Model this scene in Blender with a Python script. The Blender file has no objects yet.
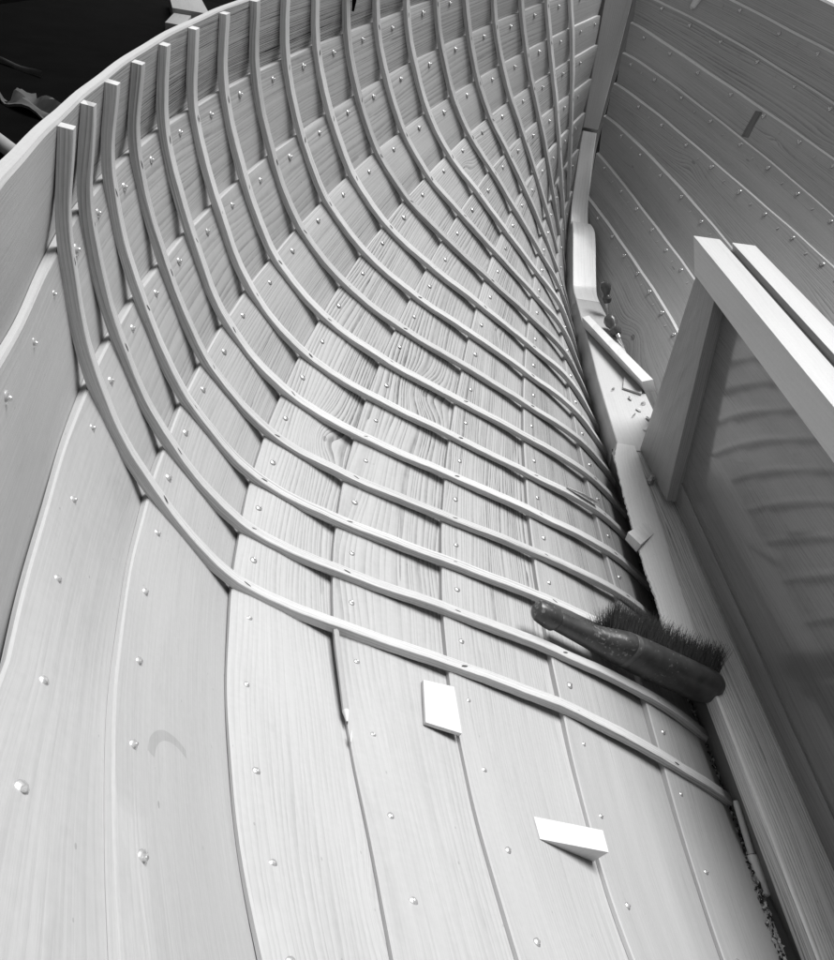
import bpy, bmesh, math, random
import numpy as np
from mathutils import Vector, Matrix
random.seed(7)
scene = bpy.context.scene
COL = scene.collection
R = math.radians
PORT=[([0.7191,-0.4849,-0.2662,0.0441,0.0308,0.0040,0.0062,-0.0013],[1.0758,0.1765,0.0749,-0.0331,-0.0067,-0.0056,-0.0060,0.0008]),
([0.7206,-0.4987,-0.2590,0.0474,0.0282,0.0037,0.0085,-0.0001],[0.9783,0.1801,0.0941,-0.0408,-0.0048,-0.0074,-0.0013,0.0008]),
([0.7012,-0.5045,-0.2393,0.0502,0.0264,0.0101,0.0078,0.0032],[0.8549,0.2110,0.0945,-0.0469,-0.0095,-0.0053,-0.0035,-0.0021]),
([0.6561,-0.4860,-0.2225,0.0556,0.0251,0.0123,0.0088,0.0041],[0.7515,0.1997,0.1271,-0.0785,0.0001,-0.0101,-0.0071,-0.0027]),
([0.5865,-0.4541,-0.2002,0.0434,0.0184,0.0108,0.0084,0.0034],[0.6418,0.2302,0.1222,-0.0797,0.0024,-0.0085,-0.0061,-0.0018]),
([0.4987,-0.3985,-0.1642,0.0295,0.0176,0.0067,0.0108,0.0015],[0.5576,0.2097,0.1192,-0.0791,0.0019,-0.0058,-0.0040,-0.0023]),
([0.3956,-0.3288,-0.1152,0.0049,0.0131,0.0101,0.0065,0.0018],[0.4723,0.1671,0.1139,-0.0802,-0.0038,-0.0080,-0.0078,-0.0025]),
([0.2591,-0.2809,-0.1071,-0.0423,-0.0164,-0.0103,-0.0058,0.0012],[0.3854,0.1697,0.1315,-0.0409,0.0167,-0.0018,-0.0024,-0.0037]),
([0.1241,-0.1749,-0.0947,-0.0503,-0.0241,-0.0064,-0.0080,0.0001],[0.2553,0.1871,0.0790,-0.0223,-0.0002,-0.0059,-0.0035,-0.0051])]
STBD=[([0.7191,-0.4849,-0.2662,0.0441,0.0308,0.0040,0.0062,-0.0013],[1.0758,0.1765,0.0749,-0.0331,-0.0067,-0.0056,-0.0060,0.0008]),
([0.7199,-0.5002,-0.2604,0.0472,0.0290,0.0041,0.0084,-0.0001],[0.9774,0.1781,0.0921,-0.0384,0.0006,-0.0057,-0.0021,0.0004]),
([0.7006,-0.5053,-0.2391,0.0488,0.0246,0.0102,0.0083,0.0034],[0.8526,0.2090,0.0986,-0.0449,-0.0092,-0.0030,-0.0021,-0.0019]),
([0.6555,-0.4857,-0.2190,0.0577,0.0269,0.0141,0.0092,0.0040],[0.7510,0.2014,0.1357,-0.0748,0.0060,-0.0035,-0.0058,-0.0029]),
([0.5853,-0.4550,-0.1981,0.0428,0.0171,0.0114,0.0089,0.0034],[0.6386,0.2278,0.1275,-0.0783,0.0028,-0.0062,-0.0056,-0.0019]),
([0.5016,-0.3978,-0.1717,0.0334,0.0222,0.0047,0.0097,0.0015],[0.5636,0.2113,0.1046,-0.0717,0.0082,-0.0115,-0.0058,-0.0021]),
([0.3954,-0.3271,-0.1094,0.0083,0.0128,0.0100,0.0067,0.0018],[0.4722,0.1703,0.1239,-0.0733,-0.0030,-0.0079,-0.0076,-0.0025]),
([0.2594,-0.2814,-0.1095,-0.0437,-0.0156,-0.0098,-0.0060,0.0011],[0.3875,0.1720,0.1303,-0.0420,0.0177,-0.0013,-0.0026,-0.0038]),
([0.1231,-0.1781,-0.1021,-0.0581,-0.0196,-0.0017,-0.0088,-0.0006],[0.2584,0.1893,0.0717,-0.0290,0.0086,0.0002,-0.0049,-0.0061])]

XEND = [2.655,2.63,2.60,2.564,2.512,2.486,2.47,2.40,2.32,2.24]
KEEL = [(-1.2,.13,.10),(-.62,.13,.10),(-.25,.098,.044),(0,.056,-.006),(.38,.066,.003),(.88,.058,.017),(1.38,.043,.025),(1.88,.036,.092),(2.25,.024,.206),(2.5,.02,.33)]
SHY = [0.31797, -0.1789, 0.23035, 1.07553]
SHZ = [-0.40994, 0.12719, -0.06032, 0.92592]
AFT = [-.32,-.30,-.38,-.53,-.48,-.44,-.43,-.37,-.30]
XC, XS = 1.1, 1.6
def cheb(c, x):
    t = (x-XC)/XS
    return float(np.polynomial.chebyshev.chebval(t, c))
def keel(x):
    for a, b in zip(KEEL, KEEL[1:]):
        if x <= b[0] or b is KEEL[-1]:
            k = (x-a[0])/(b[0]-a[0]); k2 = k if (k < 0 or k > 1) else k*k*(3-2*k)*.5+k*.5
            return Vector((x, a[1]+(b[1]-a[1])*k2, a[2]+(b[2]-a[2])*k2))
def seam(j, x, side=1):
    """lap line j (0 = sheer, 9 = keel rabbet): inner upper corner of the plank below it"""
    if j == 9:
        p = keel(x); return Vector((p.x, p.y*side, p.z))
    C = (PORT if side > 0 else STBD)[j]
    if j == 0 and x < .02 and side > 0:          # the open aft end of the sheer: one fair curve
        q = max(x, -.40); k = x-q
        y = np.polyval(SHY, q)+np.polyval(np.polyder(SHY), q)*k; z = np.polyval(SHZ, q)+np.polyval(np.polyder(SHZ), q)*k
        return Vector((x, float(y), float(z)))
    xs = AFT[j]
    if x < xs:                                   # aft of the last measured point the laps run on alongside each other
        p = Vector((xs, cheb(C[0],xs)*side, cheb(C[1],xs)))
        if j <= 2:
            q = seam(j+1, x, side)-seam(j+1, xs, side)
            return Vector((x, p.y+q.y, p.z+q.z))
        h = .08
        return Vector((x, p.y+(p.y-cheb(C[0],xs+h)*side)/h*(xs-x), p.z+(p.z-cheb(C[1],xs+h))/h*(xs-x)))
    return Vector((x, cheb(C[0],x)*side, cheb(C[1],x)))

# ------------------------------------------------------------------ materials
def new_mat(name):
    m = bpy.data.materials.new(name); m.use_nodes = True
    nt = m.node_tree; b = nt.nodes['Principled BSDF']
    return m, nt, b
def N(nt, t, **kw):
    n = nt.nodes.new(t)
    for k, v in kw.items(): setattr(n, k, v)
    return n
def math_(nt, op, a, b=None, clamp=False):
    n = N(nt, 'ShaderNodeMath', operation=op, use_clamp=clamp)
    for i, v in enumerate((a, b)):
        if v is None: continue
        if isinstance(v, (int, float)): n.inputs[i].default_value = v
        else: nt.links.new(v, n.inputs[i])
    return n.outputs[0]
def madd(nt, a, b, c, clamp=False):
    o = math_(nt, 'MULTIPLY_ADD', a, b, clamp); o.node.inputs[2].default_value = c; return o
def grey(v): return (v, v, v, 1)
def wood(name, base, band=.25, fine=.25, period=.007, rough=.55, coat=0., knots=(), bump=.35, var=.08, spots=.3, fade=None, stain=None, full=False):
    m, nt, bs = new_mat(name); L = nt.links.new
    uv = N(nt, 'ShaderNodeUVMap', uv_map='UVMap')
    sep = N(nt, 'ShaderNodeSeparateXYZ'); L(uv.outputs[0], sep.inputs[0])
    u, v = sep.outputs[0], sep.outputs[1]
    rnd = N(nt, 'ShaderNodeObjectInfo').outputs['Random']
    off = math_(nt, 'MULTIPLY', rnd, 13.)
    def coord(su, sv, extra=None):
        c = N(nt, 'ShaderNodeCombineXYZ')
        L(math_(nt, 'MULTIPLY', u, su), c.inputs[0]); L(math_(nt, 'MULTIPLY', v if extra is None else extra, sv), c.inputs[1]); L(off, c.inputs[2])
        return c.outputs[0]
    def noise(vec, scale=1, detail=3, rough_=.55):
        n = N(nt, 'ShaderNodeTexNoise'); n.inputs['Scale'].default_value = scale; n.inputs['Detail'].default_value = detail; n.inputs['Roughness'].default_value = rough_
        L(vec, n.inputs['Vector']); return n.outputs['Fac']
    # slow wander of the growth rings, bent round each knot
    wander = noise(coord(1.1, 6.), 1, 2)
    vv = math_(nt, 'ADD', v, math_(nt, 'MULTIPLY', math_(nt, 'SUBTRACT', wander, .5), .06))
    core = None
    for (ku, kv, kr) in knots:
        du = math_(nt, 'MULTIPLY', math_(nt, 'SUBTRACT', u, ku), .42); dv = math_(nt, 'SUBTRACT', v, kv)
        d = math_(nt, 'SQRT', math_(nt, 'ADD', math_(nt, 'MULTIPLY', du, du), math_(nt, 'MULTIPLY', dv, dv)))
        g = math_(nt, 'EXPONENT', math_(nt, 'MULTIPLY', math_(nt, 'MULTIPLY', d, d), -1/(kr*2.6)**2))
        push = math_(nt, 'MULTIPLY', g, kr*2.2)
        vv = math_(nt, 'ADD', vv, push)
        c = math_(nt, 'LESS_THAN', math_(nt, 'ADD', d, math_(nt,'MULTIPLY',wander,.002)), kr*.45)
        core = c if core is None else math_(nt, 'MAXIMUM', core, c)
    # growth rings: soft earlywood ending in a sharp dark latewood line, unevenly spaced
    rc = N(nt, 'ShaderNodeCombineXYZ'); L(math_(nt, 'MULTIPLY', vv, 42.), rc.inputs[1]); L(off, rc.inputs[2]); L(math_(nt,'MULTIPLY',u,.5), rc.inputs[0])
    uneven = noise(rc.outputs[0], 1, 3, .6)
    ph = math_(nt, 'ADD', math_(nt, 'MULTIPLY', vv, 1/period), math_(nt, 'MULTIPLY', uneven, 5.5))
    fr = math_(nt, 'FRACT', ph)
    ring = math_(nt, 'MULTIPLY', math_(nt, 'POWER', fr, 2.0), math_(nt, 'LESS_THAN', fr, .97))
    ring = math_(nt, 'MULTIPLY', ring, madd(nt, noise(coord(30., 260.), 1, 2, .6), 1.6, .2))
    patch = madd(nt, noise(coord(1.6, 9.), 1, 2), 2.3, -.50, True)
    if full: patch = math_(nt, 'MAXIMUM', patch, .7)
    if fade:  # stronger grain forward, which also puts the bow's dimmer light into the colour
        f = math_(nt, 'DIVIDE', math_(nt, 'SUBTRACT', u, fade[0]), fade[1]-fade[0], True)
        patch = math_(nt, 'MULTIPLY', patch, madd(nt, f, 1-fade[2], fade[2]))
    streak = noise(coord(7, 520.), 1, 4, .7)
    blot = noise(coord(3, 14.), 1, 4, .6)
    speck = noise(coord(160., 160.), 1, 2, .5)
    dark = math_(nt, 'MULTIPLY', math_(nt, 'MULTIPLY', ring, patch), band)
    dark = math_(nt, 'ADD', dark, math_(nt, 'MULTIPLY', math_(nt, 'SUBTRACT', streak, .5), fine))
    dark = math_(nt, 'ADD', dark, math_(nt, 'MULTIPLY', math_(nt, 'SUBTRACT', blot, .5), spots))
    dark = math_(nt, 'ADD', dark, math_(nt, 'MULTIPLY', math_(nt, 'SUBTRACT', speck, .5), .10))
    dark = math_(nt, 'ADD', dark, math_(nt, 'MULTIPLY', math_(nt, 'SUBTRACT', rnd, .5), var*2))
    sc = noise(coord(5., 22.), 1, 5, .7)
    dark = math_(nt, 'ADD', dark, math_(nt, 'MULTIPLY', madd(nt, sc, 9., -5.4, True), .07))
    pit = N(nt, 'ShaderNodeTexVoronoi'); pit.inputs['Scale'].default_value = 1.; L(coord(22., 60.), pit.inputs['Vector'])
    dark = math_(nt, 'ADD', dark, math_(nt, 'MULTIPLY', math_(nt, 'LESS_THAN', pit.outputs['Distance'], .045), .22))
    if core is not None: dark = math_(nt, 'ADD', dark, math_(nt, 'MULTIPLY', core, .32))
    if stain:                                   # a ring left by a wet tin: part of a circle in (u, v)
        su, sv, r0, r1, cut = stain
        du = math_(nt,'SUBTRACT',u,su); dv = math_(nt,'SUBTRACT',v,sv)
        d = math_(nt,'SQRT', math_(nt,'ADD', math_(nt,'MULTIPLY',du,du), math_(nt,'MULTIPLY',dv,dv)))
        k = math_(nt,'MULTIPLY', math_(nt,'GREATER_THAN', d, r0), math_(nt,'LESS_THAN', math_(nt,'ADD',d,math_(nt,'MULTIPLY',blot,.006)), r1))
        k = math_(nt,'MULTIPLY', math_(nt,'MULTIPLY', k, math_(nt,'GREATER_THAN', u, su+cut)), math_(nt,'LESS_THAN', v, sv+.012))
        dark = math_(nt,'ADD', dark, math_(nt,'MULTIPLY', k, .16))
    val = math_(nt, 'MULTIPLY', math_(nt, 'SUBTRACT', 1., dark), base)
    cc = N(nt, 'ShaderNodeCombineColor'); [L(val, cc.inputs[i]) for i in range(3)]
    L(cc.outputs[0], bs.inputs['Base Color'])
    rr = madd(nt, streak, .25, rough-.12)
    L(rr, bs.inputs['Roughness'])
    bs.inputs['Specular IOR Level'].default_value = .35
    if coat: bs.inputs['Coat Weight'].default_value = coat; bs.inputs['Coat Roughness'].default_value = .14
    bp = N(nt, 'ShaderNodeBump'); bp.inputs['Strength'].default_value = bump; bp.inputs['Distance'].default_value = .0012
    h = math_(nt, 'ADD', math_(nt, 'MULTIPLY', streak, .7), math_(nt, 'MULTIPLY', math_(nt,'MULTIPLY',ring,patch), -.35))
    L(h, bp.inputs['Height']); L(bp.outputs[0], bs.inputs['Normal'])
    return m
def plain(name, v, rough=.5, metal=0., noise_amt=.25, scale=60, bump=.2, wear=0.):
    m, nt, bs = new_mat(name); L = nt.links.new
    tc = N(nt, 'ShaderNodeTexCoord')
    n = N(nt, 'ShaderNodeTexNoise'); n.inputs['Scale'].default_value = scale; n.inputs['Detail'].default_value = 5
    L(tc.outputs['Object'], n.inputs['Vector'])
    k = math_(nt, 'MULTIPLY', math_(nt, 'ADD', math_(nt, 'MULTIPLY', math_(nt, 'SUBTRACT', n.outputs['Fac'], .5), noise_amt*2), 1.), v)
    if wear:                                     # varnish chipped down to bare wood in small flecks
        n2 = N(nt, 'ShaderNodeTexNoise'); n2.inputs['Scale'].default_value = 170; n2.inputs['Detail'].default_value = 4; L(tc.outputs['Object'], n2.inputs['Vector'])
        n3 = N(nt, 'ShaderNodeTexNoise'); n3.inputs['Scale'].default_value = 14; L(tc.outputs['Object'], n3.inputs['Vector'])
        k = math_(nt, 'ADD', k, math_(nt, 'MULTIPLY', madd(nt, math_(nt, 'ADD', n2.outputs['Fac'], math_(nt, 'MULTIPLY', n3.outputs['Fac'], .45)), 9., -7.75, True), wear))
    cc = N(nt, 'ShaderNodeCombineColor'); [L(k, cc.inputs[i]) for i in range(3)]
    L(cc.outputs[0], bs.inputs['Base Color']); bs.inputs['Roughness'].default_value = rough; bs.inputs['Metallic'].default_value = metal
    bp = N(nt, 'ShaderNodeBump'); bp.inputs['Strength'].default_value = bump; bp.inputs['Distance'].default_value = .001
    L(n.outputs['Fac'], bp.inputs['Height']); L(bp.outputs[0], bs.inputs['Normal'])
    return m
KNOTS = {(3,1):[(-.41,.06,.005)], (4,1):[(-.385,.112,.008),(.47,.07,.009),(1.55,.05,.006)], (5,1):[(.74,.06,.010),(.60,.12,.006),(1.3,.11,.007)], (6,1):[(1.12,.07,.008)],
         (0,1):[(.25,.05,.006)], (4,-1):[(1.9,.06,.009)], (5,-1):[(2.02,.045,.011),(1.45,.1,.008)], (6,-1):[(2.25,.1,.008)], (7,-1):[(1.75,.08,.012)], (8,-1):[(1.6,.08,.014),(1.85,.12,.008)], (2,-1):[(1.75,.09,.007)], (3,-1):[(1.9,.08,.006)]}
PER = [.0050,.0075,.0065,.007,.0050,.0056,.0056,.0062,.0066]
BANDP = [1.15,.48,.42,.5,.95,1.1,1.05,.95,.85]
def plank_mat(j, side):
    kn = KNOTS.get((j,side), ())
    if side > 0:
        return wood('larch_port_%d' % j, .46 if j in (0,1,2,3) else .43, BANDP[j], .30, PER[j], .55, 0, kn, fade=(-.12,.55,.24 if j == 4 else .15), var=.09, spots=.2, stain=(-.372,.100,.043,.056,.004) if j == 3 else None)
    return wood('larch_starboard_%d' % j, .42, .55, .26, PER[j]*.9, .5, .12, kn, var=.10, spots=.24)
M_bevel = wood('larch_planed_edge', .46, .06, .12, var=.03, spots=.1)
M_bevel_lit = wood('larch_edge_starboard_lit', .74, .1, .15, var=.05, spots=.15)  # planed edges lightened in colour so the starboard laps look lit from above
M_rib = wood('oak_rib', .60, .5, .5, .0045, .55, spots=.35, var=.12, bump=.7)
M_slot = plain('nail_slot', .07, .6)
M_rove = plain('copper_rove', .68, .27, .68, .35, 260)
M_plug = wood('plug_wood', .5, .1, .1)
M_keel = wood('oak_keelson', .74, .70, .5, .0055, .6, spots=.22, bump=.9, full=True)
M_keelside = wood('oak_keel_side', .22, .3, .3, .006, .6)
M_floor = wood('floor_board_wood', .52, .12, .2, .01, .55, spots=.2)
M_pale = wood('fresh_pine', .70, .16, .22, .008, .6, spots=.08, var=.04)
M_white = wood('fresh_spruce', .64, .12, .16, .008, .6, spots=.05, var=.03)
M_stem = wood('oak_stem', .46, .22, .25, .006, .5, .15)
M_stemlow = wood('oak_stem_lower', .82, .2, .25, .03, .35, .35)
M_case = wood('varnished_case', .17, .40, .30, .0065, .30, 1., spots=.25, bump=.10)
M_log = wood('varnished_case_log', .19, .35, .28, .007, .35, .45, spots=.25, bump=.2)
M_cap = wood('case_cap', .60, .10, .15, .012, .45, .2, spots=.14)
M_post = wood('case_post', .28, .5, .35, .0055, .4, .3, full=True)
M_bolt = plain('galvanised_bolt', .5, .35, .9, .2, 90)
M_brush = plain('brush_varnish', .055, .30, 0, .8, 45, .6, .16)
M_bristle = plain('bristle', .035, .6, 0, .4, 200, .0)
M_black = plain('black_cloth', .003, .9, 0, .5, 8)
M_ground = plain('dark_floor', .003, .95, 0, .5, 3)
for m_ in (M_black, M_ground): m_.node_tree.nodes['Principled BSDF'].inputs['Specular IOR Level'].default_value = .01
M_tool = plain('dark_handle', .085, .25, 0, .3, 60)
M_steel = plain('tool_steel', .5, .3, 1, .1, 80)
M_lead = plain('pencil_lead', .05, .4)
M_pencil = plain('pencil_paint', .42, .4, 0, .08, 60, .02)
M_marker = plain('white_plastic', .9, .35, 0, .04, 40, .02)
M_grey = plain('grey_rag', .06, .9, 0, .3, 30, .5)
M_dust = plain('sawdust', .45, .9, 0, .6, 150)
M_gapdark = plain('bilge_dirt_slot_shade', .02, .9, 0, .6, 150)  # dark chips in the keel gap; also the painted shade inside the case slot
M_scrap = wood('weathered_board', .27, .2, .25, .01)
M_butt = wood('butt_plate_wood', .2, .3, .3, .006)  # darker wood for the butt joint plate
M_pipe = plain('grey_pipe', .30, .4, 0, .2, 40)
M_worn = plain('worn_varnish', .085, .4, 0, .9, 60, .3, .14)
for m_, r_ in ((M_case, .10),):
    b_ = m_.node_tree.nodes['Principled BSDF']; b_.inputs['Coat Roughness'].default_value = r_; b_.inputs['Coat IOR'].default_value = 1.65

# ------------------------------------------------------------------ mesh helpers
class MB:
    def __init__(s): s.bm = bmesh.new(); s.uv = s.bm.loops.layers.uv.new('UVMap')
    def face(s, vs, uvs=None, mi=0):
        try: f = s.bm.faces.new(vs)
        except ValueError: return None
        f.material_index = mi
        if uvs:
            for l, q in zip(f.loops, uvs): l[s.uv].uv = q
        return f
    def loft(s, rings, us, vs, closed=True, caps=True, mi=0):
        """rings: list of equal-length point lists; us: u per ring; vs: v per point"""
        V = [[s.bm.verts.new(p) for p in r] for r in rings]
        n = len(rings[0])
        for i in range(len(rings)-1):
            for k in range(n if closed else n-1):
                k2 = (k+1) % n
                s.face([V[i][k], V[i][k2], V[i+1][k2], V[i+1][k]], [(us[i],vs[k]),(us[i],vs[k+1] if k+1 < len(vs) else vs[k]),(us[i+1],vs[k+1] if k+1 < len(vs) else vs[k]),(us[i+1],vs[k])], mi)
        if caps and closed:
            s.face(V[0][::-1], [(us[0]+p.y*.2, p.z) for p in [v.co for v in V[0][::-1]]], mi)
            s.face(V[-1], [(us[-1]+v.co.y*.2, v.co.z) for v in V[-1]], mi)
        return V
    def box(s, o, ax, ay, az, bevel=.0, mi=0):
        """box from corner o with edge vectors ax (grain), ay, az"""
        o, ax, ay, az = map(Vector, (o, ax, ay, az))
        v = [s.bm.verts.new(o+ax*i+ay*j+az*k) for k in (0,1) for j in (0,1) for i in (0,1)]
        la, lb, lc = ax.length, ay.length, az.length
        fs = []
        for idx, du, dv in (((0,2,3,1),(1,0),(0,lb)), ((4,5,7,6),0,0), ((0,1,5,4),0,0), ((2,6,7,3),0,0), ((0,4,6,2),0,0), ((1,3,7,5),0,0)):
            f = s.bm.faces.new([v[i] for i in idx]); f.material_index = mi; fs.append(f)
            for l in f.loops:
                d = l.vert.co-o
                a = d.dot(ax)/la if la else 0
                l[s.uv].uv = (a, d.dot(ay)/lb+d.dot(az)/lc+.013)
        if bevel:
            es = list({e for f in fs for e in f.edges})
            bmesh.ops.bevel(s.bm, geom=es, offset=bevel, segments=2, affect='EDGES', profile=.6)
        return v
    def tube(s, pts, rad, seg=12, mi=0, cap=True):
        pts = [Vector(p) for p in pts]
        if not hasattr(rad, '__len__'): rad = [rad]*len(pts)
        rings = []; us = [0]
        up = None
        for i, p in enumerate(pts):
            t = (pts[min(i+1,len(pts)-1)]-pts[max(i-1,0)]).normalized()
            if up is None: up = t.orthogonal().normalized()
            up = (up-t*up.dot(t)).normalized(); w = t.cross(up)
            r = rad[i]; ra, rb = r if isinstance(r, tuple) else (r, r)
            rings.append([p+up*math.cos(a)*ra+w*math.sin(a)*rb for a in [2*math.pi*k/seg for k in range(seg)]])
            if i: us.append(us[-1]+(p-pts[i-1]).length)
        s.loft(rings, us, [k*.01 for k in range(seg+1)], True, cap, mi)
    def build(s, name, mats, parent=None, smooth=True, angle=35):
        bmesh.ops.recalc_face_normals(s.bm, faces=s.bm.faces)
        me = bpy.data.meshes.new(name); s.bm.to_mesh(me); s.bm.free()
        for m in (mats if isinstance(mats, (list, tuple)) else [mats]): me.materials.append(m)
        if smooth:
            me.shade_smooth(); me.set_sharp_from_angle(angle=R(angle))
        o = bpy.data.objects.new(name, me); COL.objects.link(o)
        if parent is not None: o.parent = parent
        return o
def tag(o, label=None, cat=None, group=None, kind=None):
    for k, v in (('label',label),('category',cat),('group',group),('kind',kind)):
        if v: o[k] = v
    return o
def empty(name, loc=(0,0,0)):
    o = bpy.data.objects.new(name, None); o.location = loc; o.empty_display_size = .1; COL.objects.link(o); return o
def rebase(o, loc):
    """move the object's origin without moving the mesh"""
    o.data.transform(Matrix.Translation(-Vector(loc))); o.location = loc; return o

# ------------------------------------------------------------------ the boat
boat = empty('wooden_boat', (1.0, 0, 0))
tag(boat, 'unfinished clinker wooden boat with steam-bent ribs, seen from inside towards the stem', 'boat')
T = .0100
def TT(x):
    k = max(0., min(1., (x+.22)/.32)); k = k*k*(3-2*k)
    return .0058+(.0102-.0058)*k
def bchild(mb, name, mats, parent=boat, **k):
    o = mb.build(name, mats, parent, **k)
    if parent is boat: o.matrix_parent_inverse = Matrix.Translation(-Vector((1.0,0,0)))
    return o
def section(j, xu, xl, side):
    a = seam(j, xu, side); c = seam(j+1, xl, side)
    d = Vector((0, c.y-a.y, c.z-a.z)); Ln = d.length; d.normalize()
    o = Vector((0, -d.z, d.y))*1
    if side < 0: o = -o
    return a, c, d, o, Ln
def plank(j, side, x0, mat, t=T):
    """strake between lap j and lap j+1"""
    mb = MB(); n = 170
    e0 = XEND[j]+.0; e1 = XEND[j+1] if j+1 < 10 else 2.24
    rings, us = [], []
    vs = None
    for i in range(n+1):
        s = i/n
        a, c, d, o, Ln = section(j, x0+(e0-x0)*s, x0+(e1-x0)*s, side)
        along = (c-a)
        t = TT(a.x) if j else .0095
        tl = TT(c.x) if j < 8 else 0.
        ch = (.0020+.16*(t-.0058)) if side > 0 else .0060
        wob = .0007*math.sin(a.x*9+j*2)+.0005*math.sin(a.x*31+j)
        def P(f, off): return a+along*f+o*off
        R_ = []
        R_.append(a+o*(t)+d*wob); R_.append(a+o*(ch*(.6 if side > 0 else .95))+d*wob); R_.append(a+d*(ch+wob))
        R_.append(P(.25, tl*.25-.0010)); R_.append(P(.5, tl*.5-.0014)); R_.append(P(.75, tl*.75-.0010)); R_.append(P(1., tl+.0004))
        lap = .02 if j < 8 else .004
        R_.append(P(1., tl+.0004)+d*lap); R_.append(P(1., tl+t)+d*lap); R_.append(P(.5, tl*.5+t))
        rings.append(R_); us.append(a.x)
        if vs is None: vs = [-.010,-.003,.003,Ln*.25,Ln*.5,Ln*.75,Ln,Ln+lap,Ln+lap+t,Ln*.5,0]
    V = mb.loft(rings, us, vs)
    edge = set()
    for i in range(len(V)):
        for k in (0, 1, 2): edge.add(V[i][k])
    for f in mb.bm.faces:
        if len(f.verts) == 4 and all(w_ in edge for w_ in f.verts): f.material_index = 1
    return bchild(mb, 'plank', [mat, M_bevel if side > 0 else M_bevel_lit], angle=28)
planks = {}
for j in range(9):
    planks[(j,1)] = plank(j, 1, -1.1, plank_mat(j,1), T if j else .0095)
for j in range(9):
    planks[(j,-1)] = plank(j, -1, -.3, plank_mat(j,-1), T if j else .0095)
# ribs: square-cut oak strips bent over the laps
def lattice(x, t, side=1):
    k = min(int(t), 8); f = t-k
    P = [seam(j, x, side) for j in range(10)]
    w_ = max(0., min(1., (x-1.6)/.3))
    if w_ > 0:                                   # near the stem the ribs run fair, without following every lap
        for _ in range(3):
            Q = list(P)
            for m_ in range(5, 9): Q[m_] = P[m_]+(P[m_-1]+P[m_+1]-P[m_]*2)*.25*w_
            P = Q
    e0 = P[0]*2-P[1]; e9 = P[9]*2-P[8]
    g = lambda q: e0 if q < 0 else (e9 if q > 9 else P[q])
    a, b, c, d = g(k-1), g(k), g(k+1), g(k+2)
    return .5*(2*b+(c-a)*f+(2*a-5*b+4*c-d)*f*f+(3*b-a-3*c+d)*f**3)
RIBW, RIBT = .0180, .0122
def rib(i):
    mb = MB(); x = .125*(i-1); rings, us, acc = [], [], 0
    ts = [0.03+(8.96-.03)*k/110 for k in range(111)]
    rr = random.Random(i)
    ph = [rr.uniform(0,6) for _ in range(4)]
    prev = None
    w = RIBW*rr.uniform(.94,1.06)
    crv0 = [lattice(x, t) for t in ts]; crv1 = [lattice(x+w, t) for t in ts]
    for k, t in enumerate(ts):
        p0, p1 = crv0[k], crv1[k]
        tan = (crv0[min(k+1,110)]-crv0[max(k-1,0)]).normalized()
        across = (p1-p0).normalized()
        nrm = across.cross(tan).normalized()
        ctr = Vector((x, .0, 1.0))-p0
        if nrm.dot(ctr) < 0: nrm = -nrm
        if prev is not None: acc += (p0-prev).length
        prev = p0
        wv = .0011*math.sin(acc*11+ph[0])+.0006*math.sin(acc*37+ph[1])+.0003*math.sin(acc*140+ph[3])
        h = RIBT+.0007*math.sin(acc*14+ph[2])+.0004*math.sin(acc*53+ph[0])
        dx = across*wv; b = .0008
        q0, q1 = p0+dx, p0+across*w+dx
        rings.append([q0+nrm*.0002, q0+nrm*(h-b), q0+across*b+nrm*h, q1-across*b+nrm*h, q1+nrm*(h-b), q1+nrm*.0002]); us.append(acc)
    mb.loft(rings, us, [0,.0125,.0145,.032,.034,.046,.066])
    # clenched nail in every lap: a shallow dished slot with the turned-over point
    for j in range(1, 9):
        t = j+.10
        p0 = lattice(x, t); p1 = lattice(x+w, t); tan = (lattice(x, t+.03)-lattice(x, t-.03)).normalized()
        ac = (p1-p0).normalized(); nr = ac.cross(tan).normalized()
        if nr.dot(Vector((x,0,1))-p0) < 0: nr = -nr
        c = p0+ac*w*rr.uniform(.4,.6)+nr*(RIBT+.0002)
        dirv = (tan*rr.uniform(.7,1)+ac*rr.uniform(-.4,.4)).normalized(); sd = nr.cross(dirv)
        Lh, Wd = .0060, .0014
        ring0 = [c+dirv*Lh*math.cos(a)+sd*Wd*math.sin(a) for a in [2*math.pi*q/10 for q in range(10)]]
        V0 = [mb.bm.verts.new(p) for p in ring0]; vc = mb.bm.verts.new(c+nr*.0007)
        for q in range(10): mb.face([V0[q], V0[(q+1)%10], vc], None, 1)
    return bchild(mb, 'rib', [M_rib, M_slot])
ribs = [rib(i) for i in range(1, 20)]

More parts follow.
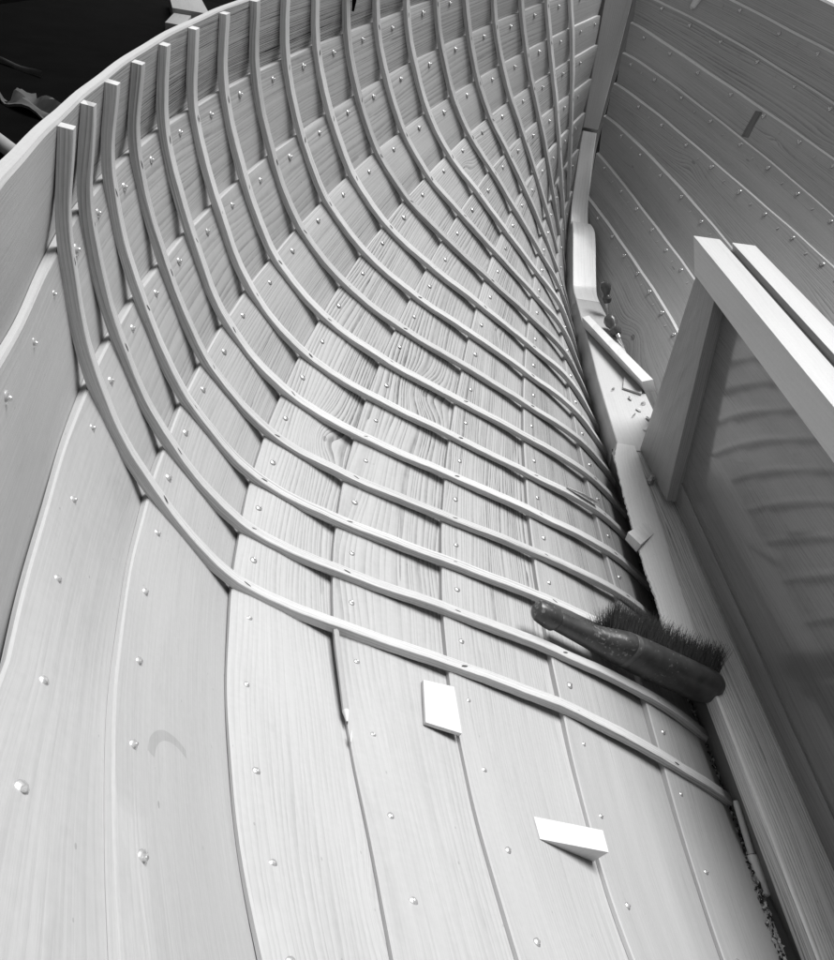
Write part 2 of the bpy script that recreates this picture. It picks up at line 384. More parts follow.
# rivets: dished copper roves with the clenched nail point, one between each pair of ribs on every lap
def rivet_mesh(mb, p, nrm, fwd, rr, scl=1.):
    nrm = nrm.normalized(); a1 = (fwd-nrm*fwd.dot(nrm)).normalized(); a2 = nrm.cross(a1)
    ang = rr.uniform(0, 6.28); a1, a2 = a1*math.cos(ang)+a2*math.sin(ang), a2*math.cos(ang)-a1*math.sin(ang)
    s = rr.uniform(.82, 1.04)*scl; tilt = rr.uniform(-.0006,.0006)
    prof = [(.0045,-.0006),(.0047,.0006),(.0043,.0013),(.0030,.0020),(.0019,.0024),(.0017,.0036),(.0012,.0043),(.0,.0045)]
    prev = None; n = 10
    for (r, h) in prof:
        if r == 0: cur = [mb.bm.verts.new(p+nrm*h*s+a1*tilt*2)]
        else: cur = [mb.bm.verts.new(p+(a1*math.cos(q)*1.12+a2*math.sin(q))*r*s+nrm*h*s+a1*tilt*h/.003) for q in [2*math.pi*k/n for k in range(n)]]
        if prev:
            for k in range(n):
                if len(cur) == 1: mb.face([prev[k], prev[(k+1)%n], cur[0]])
                else: mb.face([prev[k], prev[(k+1)%n], cur[(k+1)%n], cur[k]])
        prev = cur
spots = []
rr = random.Random(3)
NX = [-.045,-.165,-.283,-.381,-.467,-.56]+[.077+.125*k for k in range(21)]
for side in (1,-1):
    for j in range(1, 9):
        for x in NX:
            if side < 0 and x < 1.0: continue
            x = x+rr.uniform(-.006,.006)
            if x > XEND[j]-.06: continue
            a, c, d, o, Ln = section(j, x, x, side)
            dist = (.024 if j < 5 else .03)*rr.uniform(.85,1.15) if side > 0 else .021*rr.uniform(.8,1.2)
            tl = TT(x) if j < 8 else 0
            p = a+(c-a)*(dist/Ln)+o*(tl*dist/Ln-.0006)
            spots.append((side, j, p, -o))
CAM = Vector((-.62824, .81437, 1.08357))
CR, CU, CF = Vector((-0.009874,-0.985360,0.170200)), Vector((0.603193,0.129885,0.786949)), Vector((0.797534,-0.110434,-0.593080))
FPX = 701.591
def proj(p):
    q = p-CAM; w = q.dot(CF)
    return (417+FPX*q.dot(CR)/w, 480-FPX*q.dot(CU)/w, w) if w > .05 else (-1e4,-1e4,9)
order = []
for k, (side, j, p, nr) in enumerate(spots):
    u, v, w = proj(p)
    vis = -5 < u < 839 and -5 < v < 965
    order.append((0 if vis else 1, w, k))
order.sort()
single = {k for _, _, k in order[:100]}
rest = MB()
for k, (side, j, p, nr) in enumerate(spots):
    fwd = Vector((1,0,0))
    if k in single:
        mb = MB(); rivet_mesh(mb, Vector((0,0,0)), nr, fwd, rr, .86 if p.x < .03 else 1.25)
        o = mb.build('rivet', M_rove, planks[(j,side)]); o.location = p
    else: rivet_mesh(rest, p, nr, fwd, rr, 1.75 if side < 0 else 1.4)
o = bchild(rest, 'rivet', M_rove); o['kind'] = 'stuff'
# wooden plugs and nail holes on the starboard laps, where no ribs are bent in yet
pl = MB()
for j in range(1, 9):
    for k in range(9, 20):
        x = .125*k+.012
        if x > XEND[j]-.1: continue
        a, c, d, o_, Ln = section(j, x, x, -1)
        p = a+(c-a)*(.028/Ln)+o_*(TT(x)*.028/Ln-.0012); n_ = -o_
        a1 = Vector((1,0,0)); a2 = n_.cross(a1).normalized()
        V0 = [pl.bm.verts.new(p+(a1*math.cos(q)+a2*math.sin(q))*.0040+n_*.0012) for q in [2*math.pi*z/9 for z in range(9)]]
        V1 = [pl.bm.verts.new(p+(a1*math.cos(q)+a2*math.sin(q))*.0046-n_*.001) for q in [2*math.pi*z/9 for z in range(9)]]
        pl.face(V0)
        for q in range(9): pl.face([V0[q], V0[(q+1)%9], V1[(q+1)%9], V1[q]])
o = bchild(pl, 'plug', M_plug); o['kind'] = 'stuff'
# keelson: a board down the middle, its top rising gently forward; rebated side towards the port garboard
def lin(tab, x):
    for a, b in zip(tab, tab[1:]):
        if x <= b[0] or b is tab[-1]: return a[1]+(b[1]-a[1])*(x-a[0])/(b[0]-a[0])
KZ = [(-1.1,.082),(-.27,.096),(.1,.107),(.45,.112),(.85,.133),(1.3,.157),(1.8,.182)]
KY = [(-1.1,.088),(-.27,.086),(.1,.085),(.6,.086),(.87,.094),(1.1,.086),(1.25,.079),(1.46,.064),(1.68,.054),(1.8,.047)]
KR = [(-1.1,-.085),(.9,-.085),(1.09,-.063),(1.47,-.061),(1.68,-.05),(1.8,-.045)]
def keel_loft(x0, x1, prof, n=50):
    mb = MB(); rings, us = [], []
    for i in range(n+1):
        x = x0+(x1-x0)*i/n
        rings.append([Vector((x,)+p) for p in prof(x)]); us.append(x)
    m = len(rings[0]); acc = [0]
    for k in range(m): acc.append(acc[-1]+(rings[0][(k+1)%m]-rings[0][k]).length)
    mb.loft(rings, us, acc); return mb
ks = keel_loft(-1.1, .93, lambda x: [(lin(KY,x),lin(KZ,x)-.003),(lin(KY,x)-.003,lin(KZ,x)),(-.085,lin(KZ,x)),(-.088,lin(KZ,x)-.003),(-.088,lin(KZ,x)-.036),(lin(KY,x),lin(KZ,x)-.036)])
bchild(ks, 'keelson', M_keel)
hg = keel_loft(-1.1, .95, lambda x: [(lin(KY,x)-.003,lin(KZ,x)-.0365),(lin(KY,x)-.006,lin(KZ,x)-.0395),(.062,-.02+lin(KZ,x)*.05),(.05,-.07),(-.05,-.07),(-.062,-.02),(-lin(KY,x)+.004,lin(KZ,x)-.0365)])
bchild(hg, 'keel', M_keelside)
fl = keel_loft(.90, 1.82, lambda x: [(lin(KY,x),lin(KZ,x)+.0008),(lin(KY,x)-.002,lin(KZ,x)+.003),(lin(KR,x)+.002,lin(KZ,x)+.003),(lin(KR,x),lin(KZ,x)+.0008),(lin(KR,x),lin(KZ,x)-.02),(keel(x).y+.014,keel(x).z+.018),(lin(KY,x)-.002,lin(KZ,x)-.012)])
bchild(fl, 'floor_board', M_floor)
dw = keel_loft(.9, 2.3, lambda x: [(.045,lin(KZ,min(x,1.8))-.025),(-.045,lin(KZ,min(x,1.8))-.025),(-.03,keel(x).z-.06),(.03,keel(x).z-.06)])
bchild(dw, 'deadwood', M_keelside)

# stem: raked upper piece, swept lower piece with a butt joint between, and the knee that lands on the floor board
def swept(prof, name, mat, depth=.07):
    """prof: (x, z, half width) along the inboard face"""
    mb = MB(); rings, us, acc = [], [], 0
    P = [Vector((x,0,z)) for x,z,_ in prof]
    for k, (x, z, hw) in enumerate(prof):
        t = (P[min(k+1,len(P)-1)]-P[max(k-1,0)]).normalized()
        n_ = Vector((t.z,0,-t.x)) if t.z > 0 else Vector((-t.z,0,t.x))
        n_ = Vector((abs(t.z)+1e-6,0,-abs(t.x)*(1 if t.x*t.z >= 0 else -1))).normalized()
        if k: acc += (P[k]-P[k-1]).length
        b = .002
        rings.append([P[k]+Vector((0,hw-b,0)), P[k]+Vector((0,-hw+b,0)), P[k]+Vector((0,-hw,0))+n_*b, P[k]+Vector((0,-hw,0))+n_*depth, P[k]+Vector((0,hw,0))+n_*depth, P[k]+Vector((0,hw,0))+n_*b]); us.append(acc)
    mb.loft(rings, us, [0,.06,.063,.12,.18,.24,.245]); return bchild(mb, name, mat)
def dense(tab, n=40):
    out = []
    m = len(tab)
    for i in range(n+1):
        f = i/n*(m-1); k = min(int(f), m-2); f -= k
        g = lambda q: tab[max(0,min(m-1,q))]
        out.append(tuple(.5*(2*b+(c-a)*f+(2*a-5*b+4*c-d)*f*f+(3*b-a-3*c+d)*f**3) for a,b,c,d in zip(g(k-1),g(k),g(k+1),g(k+2))))
    return out
stem = swept(dense([(2.66,1.27,.056),(2.60,1.07,.052),(2.525,.84,.042),(2.462,.642,.031)]), 'stem', M_stem, .09)
mb = MB(); 
V0 = [Vector((2.560+.0,math.cos(q)*.0055,.955+math.sin(q)*.0055)) for q in [2*math.pi*k/12 for k in range(12)]]
tn = Vector((-.075,0,-.23)).normalized()
base = Vector((2.5627,0,.955)); ax = tn; nn = Vector((-tn.z,0,tn.x)); nn = nn if nn.x < 0 else -nn
vs_ = [mb.bm.verts.new(base+Vector((0,1,0))*math.cos(q)*.0058+ax*math.sin(q)*.0058+nn*.0012) for q in [2*math.pi*k/12 for k in range(12)]]
mb.face(vs_); o = bchild(mb, 'plug', M_plug, stem)
o.matrix_parent_inverse = Matrix.Identity(4)
low = swept(dense([(2.457,.630,.029),(2.42,.565,.030),(2.365,.49,.031),(2.285,.395,.034),(2.19,.325,.037)]), 'lower_stem', M_stemlow, .09)
kn = swept(dense([(2.19,.350,.039),(2.13,.343,.044),(2.06,.305,.046),(1.98,.255,.046),(1.90,.207,.046),(1.865,.193,.045),(1.835,.188,.045),(1.805,.186,.045)]), 'stem_knee', M_stemlow, .10)
# outer stem, wider, that the plank ends butt against
ost = swept(dense([(2.72,1.27,.12),(2.66,1.07,.11),(2.585,.84,.075),(2.522,.642,.060),(2.47,.53,.055),(2.36,.40,.05)]), 'outer_stem', M_keelside, .06)
# centreboard case: port side panel on a log, raked end post, two cap rails with the slot between
SL = .047
def zc(x, z0): return z0+SL*x
case_mb = MB()
yb, yt = .0, .0
case_mb.box((-.95,-.022,zc(-.95,.152)), (1.85,0,1.85*SL), (0,.022,0), (0,0,.44), .001)
case_mb.box((-.95,-.105,zc(-.95,.11)), (1.85,0,1.85*SL), (0,.022,0), (0,0,.48), .001)
case = bchild(case_mb, 'centreboard_case', M_case)
def cchild(mb, name, mat):
    o = bchild(mb, name, mat, case); o.matrix_parent_inverse = Matrix.Identity(4); return o
lg = MB(); lg.box((-.95,-.03,zc(-.95,.1075)), (1.68,0,1.68*SL), (0,.0335,0), (0,0,.047), .0015)
lg.box((-.95,-.11,zc(-.95,.1075)), (1.8,0,1.8*SL), (0,.03,0), (0,0,.05), .0015)
cchild(lg, 'bed_log', M_log)
# end post: tapers upward and rakes forward, port face proud of the panel
def hexa(mb, b, t_, bev=.002):
    """b, t_: bottom and top quads (aft-port, fwd-port, fwd-starboard, aft-starboard)"""
    vb = [mb.bm.verts.new(p) for p in b]; vt = [mb.bm.verts.new(p) for p in t_]
    L0 = (Vector(t_[0])-Vector(b[0])).length
    fs = []
    for k in range(4):
        k2 = (k+1)%4; w = (Vector(b[k2])-Vector(b[k])).length
        fs.append(mb.face([vb[k],vb[k2],vt[k2],vt[k]], [(0,k*.3),(0,k*.3+w),(L0,k*.3+w),(L0,k*.3)]))
    fs.append(mb.face(vb[::-1], [(0,0),(0,.03),(.1,.03),(.1,0)])); fs.append(mb.face(vt, [(0,0),(0,.03),(.1,.03),(.1,0)]))
    if bev: bmesh.ops.bevel(mb.bm, geom=list({e for f in fs for e in f.edges}), offset=bev, segments=2, affect='EDGES', profile=.6)
po = MB()
hexa(po, [(.684,.030,.1435),(.912,.030,.1365),(.912,-.122,.1365),(.684,-.122,.1435)], [(.878,.030,.584),(1.012,.030,.588),(1.012,-.122,.588),(.878,-.122,.584)], .0025)
cchild(po, 'end_post', M_post)
for y0, y1 in ((.034,-.040),(-.067,-.134)):
    cp = MB()
    x0, x1 = -.95, 1.102
    zt0, zt1 = .650+SL*(x0-1.1), .650
    hexa(cp, [(x0,y0-.001,zt0-.062),(x1-.088,y0-.001,zt1-.066),(x1-.088,y1,zt1-.066),(x0,y1,zt0-.062)], [(x0,y0,zt0),(x1-.002,y0,zt1),(x1+.008,y1,zt1),(x0,y1,zt0)], .0022)
    # grain runs along the cap
    for f in cp.bm.faces:
        for l in f.loops: l[cp.uv].uv = (l.vert.co.x, l.vert.co.y+l.vert.co.z+.3)
    cchild(cp, 'cap_rail', M_cap)
# board raised to fill the slot, its near-black colour standing for the slot's shade
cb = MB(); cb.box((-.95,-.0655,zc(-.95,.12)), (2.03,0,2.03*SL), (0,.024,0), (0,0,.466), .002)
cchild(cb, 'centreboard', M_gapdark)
bt = MB()
bt.tube([(.772,.041,.130),(.772,.041,.1335)], .0104, 20); bt.tube([(.772,.041,.1335),(.772,.041,.146)], .0100, 6); bt.tube([(.772,.041,.1455),(.772,.041,.152)], .0058, 12)
for f in bt.bm.faces: pass
cchild(bt, 'bolt', M_bolt)

# ------------------------------------------------------------------ loose things lying in the boat
def strake_point(j, x, s, h=0, side=1):
    a, c, d, o, Ln = section(j, x, x, side)
    tl = TT(x) if j < 8 else 0
    return a+(c-a)*s+o*(tl*s-h), d, -o
def thing(mb, name, mat, label, cat, loc=None, group=None, **k):
    o = mb.build(name, mat, None, **k)
    c = Vector(loc) if loc is not None else sum((Vector(v.co) for v in o.data.vertices), Vector())/len(o.data.vertices)
    rebase(o, c); tag(o, label, cat, group); return o
def slab(mb, quad, nrm, t, bev=.001):
    n_ = Vector(nrm)*t
    hexa(mb, [Vector(p) for p in quad], [Vector(p)+n_ for p in quad], bev)
# white square offcut
j = 5
q = [strake_point(j, x, s, h)[0] for x, s, h in ((-.037,.735,.0012),(-.037,1.0,.0085),(-.127,.985,.0085),(-.121,.685,.0012))]
_, d, n_ = strake_point(j, -.08, .85)
mb = MB(); slab(mb, q, n_, .0065, .0008)
thing(mb, 'wood_offcut', M_white, 'flat square white offcut lying on the bottom planks below the nearest rib', 'wood offcut', group='white offcuts on the planks')
# white wedge
j = 6
A = [strake_point(j, x, s, h)[0] for x, s, h in ((-.213,.485,.0003),(-.212,.95,.001),(-.244,.955,.001),(-.2445,.488,.0003))]
B = [strake_point(j, x, s, h)[0] for x, s, h in ((-.213,.485,.0022),(-.2135,.945,.030),(-.2455,.93,.030),(-.2448,.486,.0022))]
mb = MB(); hexa(mb, A, B, .001)
thing(mb, 'wedge', M_white, 'pale tapered wedge lying across a plank near the bottom of the picture', 'wedge', group='white offcuts on the planks')
# pencil
a = strake_point(5, .018, -.0, .0045)[0]; b = strake_point(5, -.146, -.012, .0046)[0]; a = a+Vector((0,.002,.0)); 
dirp = (b-a).normalized()
mb = MB(); mb.tube([a, b], .0043, 6)
tip = b+dirp*.017
mb.tube([b+dirp*.0002, tip], [.0043,.0011], 12, 1); mb.tube([tip-dirp*.0003, tip+dirp*.004], [.00112,.0003], 8, 2)
thing(mb, 'pencil', [M_pencil, M_white, M_lead], 'sharpened pencil lying along a plank lap, its top under the nearest rib', 'pencil')
# tiny chip in the lap below the pencil
p, d, n_ = strake_point(5, -.186, -.004, .004)
mb = MB(); mb.tube([p+Vector((.008,0,0)), p, p-Vector((.007,0,-.001))], [.0007,.0017,.0006], 6)
thing(mb, 'wood_chip', M_pale, 'tiny pale chip in the plank lap just below the pencil point', 'wood chip')
# paintbrush-like white marker by the keel
a, b, c = Vector((-.012,.0785,.040)), Vector((-.096,.0775,.027)), Vector((-.155,.0765,.021))
mb = MB(); mb.tube([a, a.lerp(b,.05), a.lerp(b,.98)], [.0042,.0054,.0057], 14)
mb.tube([a.lerp(b,.985), b, b.lerp(c,.03), b.lerp(c,.9), b.lerp(c,.97), c], [.0046,.0080,.0086,.0088,.0078,.0045], 14, 1)
thing(mb, 'marker_pen', [M_pale, M_marker], 'slim pale pen with a white cap lying in the gap beside the keelson', 'marker pen')
# white shim along the keelson
SLft = [(.905,.100),(.85,.119),(.80,.123),(.76,.1245),(.695,.130),(.65,.132),(.60,.1355),(.541,.138),(.49,.1385),(.436,.140),(.40,.139),(.354,.1405),(.31,.145),(.287,.148),(.22,.150)]
SRgt = [(.905,.046),(.748,.052),(.604,.058),(.447,.068),(.296,.078),(.22,.082)]
mb = MB(); rings, us = [], []
rr = random.Random(11)
xs_ = [.915-.0045*k for k in range(150)]
xs_ = [x for x in xs_ if x > .22]
for x in xs_:
    yl = lin(SLft[::-1], x)+rr.uniform(-.0016,.0016); yr = lin(SRgt[::-1], x)
    z = lin(KZ, x)+.0022
    zl = z+.002
    rings.append([Vector((x,yl,zl)), Vector((x,yl-.001,zl+.0042)), Vector((x,yr+.001,z+.0046)), Vector((x,yr,z))]); us.append(x)
mb.loft(rings, us, [0,.005,.07,.075,.15])
thing(mb, 'shim_strip', M_pale, 'long pale strip of thin wood lying on the keelson over the rib ends', 'wood strip')
# small white wedge standing on the strip
P0 = Vector((.525,.150,.125)); 
A = [(.548,.160,.1195),(.612,.098,.1255),(.575,.088,.124),(.512,.142,.1175)]
B = [(.547,.162,.142),(.613,.097,.1275),(.574,.086,.1265),(.511,.141,.141)]
mb = MB(); hexa(mb, A, B, .0008)
thing(mb, 'wedge', M_pale, 'small pale wedge lying on the long thin strip beside the rib ends', 'wedge')
# split sliver standing off one rib
a = lattice(.634, 7.5)+Vector((.006,-.006,.0145)); b = lattice(.634, 7.93)+Vector((.006,-.008,.019))
mb = MB(); mb.tube([a, a.lerp(b,.5)+Vector((0,0,.003)), b], [(.0010,.003),(.0016,.008),(.0012,.009)], 8)
thing(mb, 'wood_chip', M_pale, 'pale split shaving lying along a rib near its lower end', 'wood chip')
# loose batten and offcut on the floor board
mb = MB()
hexa(mb, [(1.20,-.058,.1590),(1.585,.066,.1775),(1.600,.040,.1785),(1.222,-.098,.1600)], [(1.198,-.034,.194),(1.577,.078,.2105),(1.598,.050,.2115),(1.220,-.074,.196)], .0012)
thing(mb, 'batten', M_pale, 'short squared batten lying on the floor board in front of the stem knee', 'batten')
mb = MB(); slab(mb, [(1.205,.012,.1562),(1.272,-.008,.1595),(1.262,-.066,.159),(1.185,-.042,.1553)], (0,0,1), .006, .001)
thing(mb, 'wood_offcut', M_floor, 'small flat offcut on the floor board beside the end of the batten', 'wood offcut')
rr = random.Random(5)
for x, y, a in ((1.155,-.0,.3),(1.135,-.035,1.9),(1.10,-.012,.8),(1.065,.012,2.4),(1.06,-.03,.2),(1.0,-.01,1.2),(1.19,.045,2.)):
    z = lin(KZ,x)+.0035
    mb = MB(); L_ = rr.uniform(.010,.02)
    dx, dy = math.cos(a)*L_, math.sin(a)*L_
    pts = [(x+dx*(k/6-.5), y+dy*(k/6-.5), z+.0012+.006*math.sin(k/6*math.pi)) for k in range(7)]
    mb.tube(pts, [(.0005,.0015)]+[(.0006,.0045)]*5+[(.0005,.001)], 6)
    thing(mb, 'shaving', M_pale, 'small curled wood shaving on the pale floor board', 'wood shaving', group='shavings on the floor board')
# two bradawls leaning between stem knee and starboard planks
def awl(p, q, label, sz=1.):
    p, q = Vector(p), Vector(q); d_ = (q-p).normalized()
    L_ = (q-p).length
    rt = empty('bradawl', p); tag(rt, label, 'awl', 'awls beside the stem knee')
    prof = [(0,.002),(.006,.012),(.018,.0165),(.032,.0155),(.046,.011),(.054,.0095),(.060,.0125),(.068,.0145),(.078,.012),(.084,.0085)]
    mb = MB(); mb.tube([d_*h*sz for h,_ in prof], [r*sz*1.3 for _,r in prof], 18); h = mb.build('handle', M_tool, rt)
    mb = MB(); mb.tube([d_*h_*sz for h_ in (.083,.1)], [.0075*sz,.006*sz], 14); mb.build('ferrule', M_steel, rt)
    mb = MB(); mb.tube([d_*.099*sz, d_*(L_*.8), d_*L_], [.0035*sz,.003*sz,.0008], 10); mb.build('blade', M_steel, rt)
    return rt
awl((1.742,-.014,.288), (1.692,-.052,.1815), 'dark turned awl standing upright in front of the stem knee', .92)
awl((1.612,-.020,.214), (1.475,-.058,.1705), 'dark turned awl lying past the batten, pointing aft', 1.05)
# wooden peg hooked over the starboard lap
mb = MB()
qs = [strake_point(1, x, s, .008, -1)[0] for x, s in ((2.349,.80),(2.347,.72),(2.344,.57),(2.338,.37),(2.333,.22))]
mb.tube(qs, [.004,.011,.0125,.011,.006], 14)
thing(mb, 'peg', M_pale, 'rounded pale wooden peg against the upper starboard planks', 'peg')
# butt strap let into one starboard strake
mb = MB(); A_ = [strake_point(3, x, s, -.002, -1)[0] for x, s in ((1.952,.90),(1.972,.98),(1.984,.17),(1.966,.10))]; B_ = [strake_point(3, x, s, .0034, -1)[0] for x, s in ((1.952,.90),(1.972,.98),(1.984,.17),(1.966,.10))]
hexa(mb, A_, B_, .0004); o = bchild(mb, 'butt_joint', M_butt, planks[(3,-1)])
# dark spring clamp gripping the sheer above a rib
c0 = seam(0, 1.283, 1); inn = Vector((0,-.9,-.15)).normalized()
cl = empty('spring_clamp', c0); tag(cl, 'dark pointed clamp gripping the top edge above a rib', 'clamp')
for sgn in (0,1):
    mb = MB()
    if sgn == 0: hexa(mb, [(-.0025,-.0165,-.078),(.0025,-.0165,-.078),(.0025,-.0115,-.078),(-.0025,-.0115,-.078)], [(-.024,-.034,.05),(.024,-.034,.05),(.024,-.004,.05),(-.024,-.004,.05)], .001)
    else: hexa(mb, [(-.01,.030,-.02),(.01,.030,-.02),(.01,.036,-.02),(-.01,.036,-.02)], [(-.018,.006,.075),(.018,.006,.075),(.018,.03,.075),(-.018,.03,.075)], .002)
    mb.build('jaw', M_black, cl)
# hand brush
bx = .172
def bp(t):   # axis from the butt (t=0) to the toe (t=1)
    a, b = Vector((bx+.004,.462,.2525)), Vector((bx,.070,.093))
    return a.lerp(b, t)
brush = empty('hand_brush', bp(.6)); tag(brush, 'dark varnished hand brush with black bristles resting across the ribs', 'brush')
ax = (bp(1)-bp(0)).normalized()
nrm = Vector((0, -ax.z, ax.y)); nrm = nrm if nrm.z > 0 else -nrm      # away from the hull
fw = Vector((1,0,0))
prof = [(0,.008,.008),(.006,.0125,.0125),(.02,.0150,.0150),(.07,.0172,.0172),(.10,.0172,.0172),(.112,.0150,.0150),(.118,.0135,.0135),(.124,.0140,.0140),(.18,.0140,.0150),(.24,.0150,.0165),(.30,.0165,.0190),(.36,.0185,.0225),(.41,.0200,.0262),(.455,.0205,.0290),(.47,.0205,.0283),(.50,.0205,.0283),(.515,.0207,.0297),(.6,.021,.0305),(.75,.0212,.0308),(.88,.0212,.0308),(.925,.0212,.0304),(.950,.0207,.0296),(.970,.0194,.0276),(.984,.0168,.0240),(.993,.0130,.0186),(.998,.0080,.0116),(1.0,.002,.003)]
mb = MB(); rings, us = [], []
for t, ra, rb in prof:
    p = bp(t)-bp(.6)-nrm*(.006*math.sin(math.pi*min(1,t*2.2)) if t < .45 else 0)
    ra, rb = ra*1.12, rb*1.2
    rings.append([p+fw*math.copysign(abs(math.cos(q))**.8, math.cos(q))*ra+nrm*math.copysign(abs(math.sin(q))**.8, math.sin(q))*rb for q in [2*math.pi*k/28 for k in range(28)]]); us.append(t*.4)
mb.loft(rings, us, [k*.005 for k in range(29)])
hd = mb.build('handle', M_brush, brush)
mb = MB()   # worn band at the shoulder, butt ring
rings, us = [], []
for t, sc_ in ((.472,1.0),(.474,1.02),(.496,1.02),(.498,1.0)):
    p = bp(t)-bp(.6)
    rings.append([p+fw*math.copysign(abs(math.cos(q))**.8, math.cos(q))*.0205*1.12*sc_+nrm*math.copysign(abs(math.sin(q))**.8, math.sin(q))*.0283*1.2*sc_ for q in [2*math.pi*k/28 for k in range(28)]]); us.append(t)
mb.loft(rings, us, [k*.005 for k in range(29)])
mb.build('ring', M_worn, hd)
mb = MB(); rr = random.Random(9)
for k in range(5200):
    t = .37+.615*(rr.randrange(34)+rr.gauss(.5,.16))/34; s = (rr.randrange(5)-2)*.42+rr.gauss(0,.07)
    p = bp(t)-bp(.6)+fw*.015+nrm*s*.022
    Lb = rr.uniform(.036,.058)*(1.12 if t > .9 else 1)
    dv = (fw*1.0+nrm*(.42+s*.45+rr.gauss(0,.10))+ax*((t-.68)*.55+rr.gauss(0,.14))).normalized()
    bend = (nrm*rr.gauss(.06,.12)+ax*rr.gauss(.05,.15))
    w = .00052; sd = dv.cross(nrm).normalized()
    if rr.random() < .5: sd = dv.cross(ax).normalized()
    prev = None
    for i in range(4):
        f = i/3; c = p+dv*Lb*f+bend*Lb*f*f*.5
        cur = [mb.bm.verts.new(c-sd*w*(1-f*.6)), mb.bm.verts.new(c+sd*w*(1-f*.6)), mb.bm.verts.new(c+dv.cross(sd)*w*(1-f*.6))]
        if prev:
            for e in range(3): mb.face([prev[e],prev[(e+1)%3],cur[(e+1)%3],cur[e]])
        prev = cur
mb.build('bristles', M_bristle, brush, smooth=False)
# dirt and shavings packed in the gap between garboard and keel
mb = MB(); rr = random.Random(21)
for k in range(900):
    x = rr.uniform(-.62,.9)
    if rr.random() < .55: x = rr.uniform(-.45,.1)
    y = keel(x).y+rr.uniform(.002,.018); z = keel(x).z+(y-keel(x).y)*.55+rr.uniform(.001,.006)
    r = rr.uniform(.0012,.0042); p = Vector((x,y,z)); mi = 0 if rr.random() < .45 else 1
    dirs = [Vector((rr.gauss(0,1),rr.gauss(0,.5),rr.gauss(0,.6))).normalized() for _ in range(4)]
    vs_ = [mb.bm.verts.new(p+d_*r*rr.uniform(.6,1.5)) for d_ in dirs]
    for t3 in ((0,1,2),(0,2,3),(0,3,1),(1,3,2)): mb.face([vs_[q] for q in t3], None, mi)
o = mb.build('sawdust', [M_dust, M_gapdark], None, smooth=False); tag(o, 'sawdust and dark chips packed in the gap beside the keel', 'sawdust', kind='stuff')

# ------------------------------------------------------------------ beyond the boat: a dark yard floor, a black tarpaulin and some scraps
mb = MB(); mb.box((-40,-40,-.42), (80,0,0), (0,80,0), (0,0,.1)); g = mb.build('ground', M_ground, None, smooth=False); g['kind'] = 'structure'
mb = MB(); rings, us = [], []
for i in range(181):
    f = i/180; x = .2+f*9.0
    y = 3.0+f*1.4+.05*math.sin(f*34)+.09*math.sin(f*13+1)+(.22*math.exp(-((x-3.4)/.12)**2))
    r_ = []
    for k in range(14):
        h = k/13; z = -.30+h*2.6
        r_.append(Vector((x+.03*math.sin(h*5+f*20), y+.05*math.sin(h*6+f*9)+h*.1, z)))
    r_ += [p+Vector((0,.02,0)) for p in r_[::-1]]
    rings.append(r_); us.append(x)
mb.loft(rings, us, [k*.16 for k in range(29)])
thing(mb, 'tarpaulin', M_black, 'black tarpaulin hanging in folds behind the boat on the far side of the rail', 'tarpaulin', loc=(4.5,3.6,-.3))

wbch = empty('workbench', (3.4,2.3,-.32)); tag(wbch, 'long low dark workbench outside the boat beyond the rail', 'workbench')
mb = MB(); mb.box((-2.6,-.72,.76), (5.4,0,0), (0,1.35,0), (0,0,.04), .004); mb.build('bench_top', M_black, wbch)
for lx in (-2.4,0.,2.5):
    for ly in (-.62,.5):
        mb = MB(); mb.box((lx,ly,0), (.08,0,0), (0,.08,0), (0,0,.759), .003); mb.build('leg', M_black, wbch)
mb = MB(); mb.box((4.05,2.10,.4815), (.80,.13,0), (.012,-.10,0), (0,0,.05), .002)
thing(mb, 'board', M_scrap, 'pale weathered board end lying on the dark bench, left of the two', 'board', group='boards on the bench')
mb = MB(); mb.box((4.55,2.19,.4815), (.75,.22,0), (.06,-.21,0), (0,0,.075), .002)
thing(mb, 'board', M_scrap, 'pale thick board with a knot hole on the dark bench, nearer the bow', 'board', group='boards on the bench')
mb = MB(); mb.tube([(1.62,2.02,.502),(1.36,1.78,.502),(1.12,1.56,.502)], .020, 18)
thing(mb, 'pipe', M_pipe, 'grey pipe lying on the dark bench at the left edge of the picture', 'pipe')
mb = MB(); rings = []; us = []
for i in range(13):
    f = i/12; c = Vector((1.95-.22*f, 2.0-.22*f, .482)); r_ = []
    for k in range(9):
        h = k/8-.5; wd = .10*(1.15-f*.4)
        r_.append(c+Vector((.7*h*wd, -.72*h*wd+.02*math.sin(f*6), .018+.016*math.sin(f*9+h*7)+.012*math.cos(h*11+f*3))))
    r_ += [p-Vector((0,0,.008)) for p in r_[::-1]]
    rings.append(r_); us.append(f*.3)
mb.loft(rings, us, [k*.02 for k in range(19)])
thing(mb, 'rag', M_grey, 'crumpled grey rag on the dark bench close to the rail', 'rag')
mb = MB(); rings = []; us = []
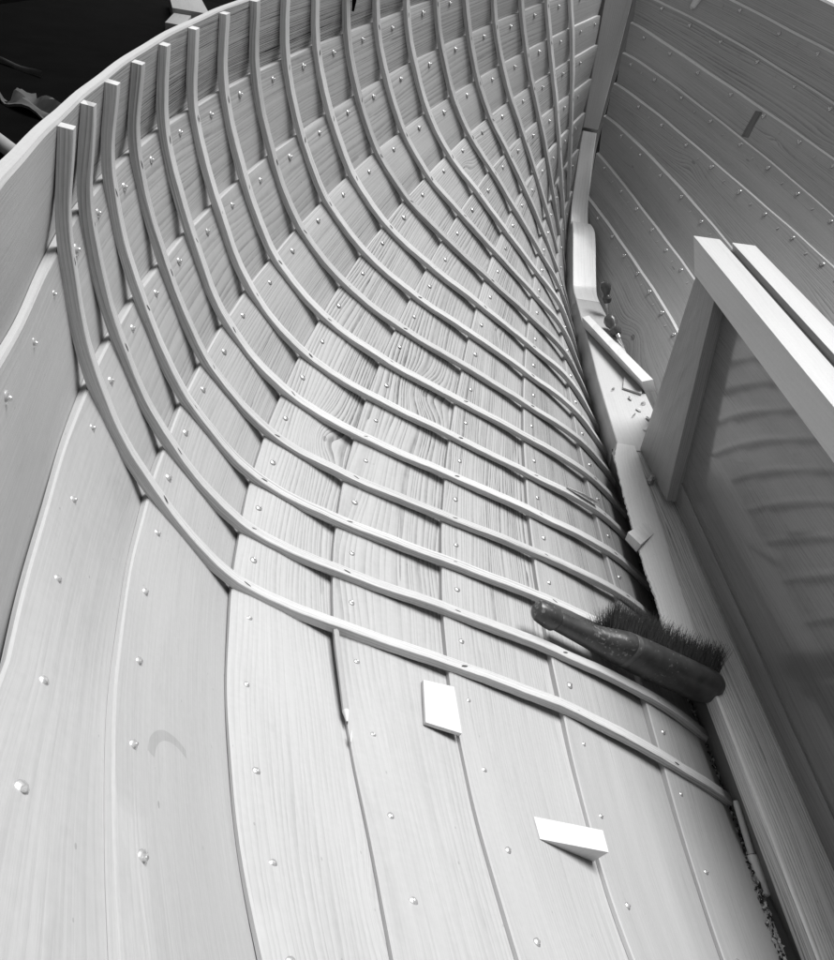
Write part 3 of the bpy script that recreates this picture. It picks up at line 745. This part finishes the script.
for i in range(9):
    f = i/8; c = Vector((2.50-.16*f, 2.34-.26*f, .482)); w_ = .03*math.sin(math.pi*(.1+.8*f))
    r_ = [c+Vector((.5*h*w_, .4*h*w_, .006+.012*(1-4*h*h*.25)+.004*math.sin(f*8))) for h in (-1,-.5,0,.5,1)]
    r_ += [p-Vector((0,0,.006)) for p in r_[::-1]]
    rings.append(r_); us.append(f*.3)
mb.loft(rings, us, [k*.02 for k in range(11)])
thing(mb, 'rag', M_grey, 'thin twisted grey rag on the dark bench farther from the rail', 'rag')

# ------------------------------------------------------------------ light
w = bpy.data.worlds.new('World'); scene.world = w; w.use_nodes = True
nt = w.node_tree; bg = nt.nodes['Background']
sky = nt.nodes.new('ShaderNodeTexSky'); sky.sky_type = 'NISHITA'; sky.sun_disc = False
SUN_EL, SUN_AZ = R(62), R(-38)      # azimuth measured from +x towards +y
sky.sun_elevation = SUN_EL; sky.sun_rotation = math.pi/2-SUN_AZ
bw = nt.nodes.new('ShaderNodeRGBToBW'); nt.links.new(sky.outputs[0], bw.inputs[0]); nt.links.new(bw.outputs[0], bg.inputs['Color'])
bg.inputs['Strength'].default_value = 0.09
sl = bpy.data.lights.new('sun', 'SUN'); sl.energy = 3.3; sl.angle = R(34); sl.color = (1,1,1)
so = bpy.data.objects.new('sun', sl); COL.objects.link(so)
sd = Vector((math.cos(SUN_EL)*math.cos(SUN_AZ), math.cos(SUN_EL)*math.sin(SUN_AZ), math.sin(SUN_EL)))
so.rotation_euler = sd.to_track_quat('Z','Y').to_euler(); so.location = sd*8
# ------------------------------------------------------------------ camera
cd = bpy.data.cameras.new('camera'); cam = bpy.data.objects.new('camera', cd); COL.objects.link(cam)
cd.sensor_fit = 'HORIZONTAL'; cd.sensor_width = 36; cd.lens = FPX/834*36; cd.clip_start = .01; cd.clip_end = 200
m = Matrix((CR, CU, -CF)).transposed().to_4x4(); m.translation = CAM; cam.matrix_world = m
scene.camera = cam
vs = scene.view_settings; vs.view_transform = 'Standard'; vs.look = 'None'; vs.exposure = 0.47; vs.gamma = 1; vs.use_curve_mapping = False
scene.cycles.max_bounces = 6; scene.cycles.diffuse_bounces = 1
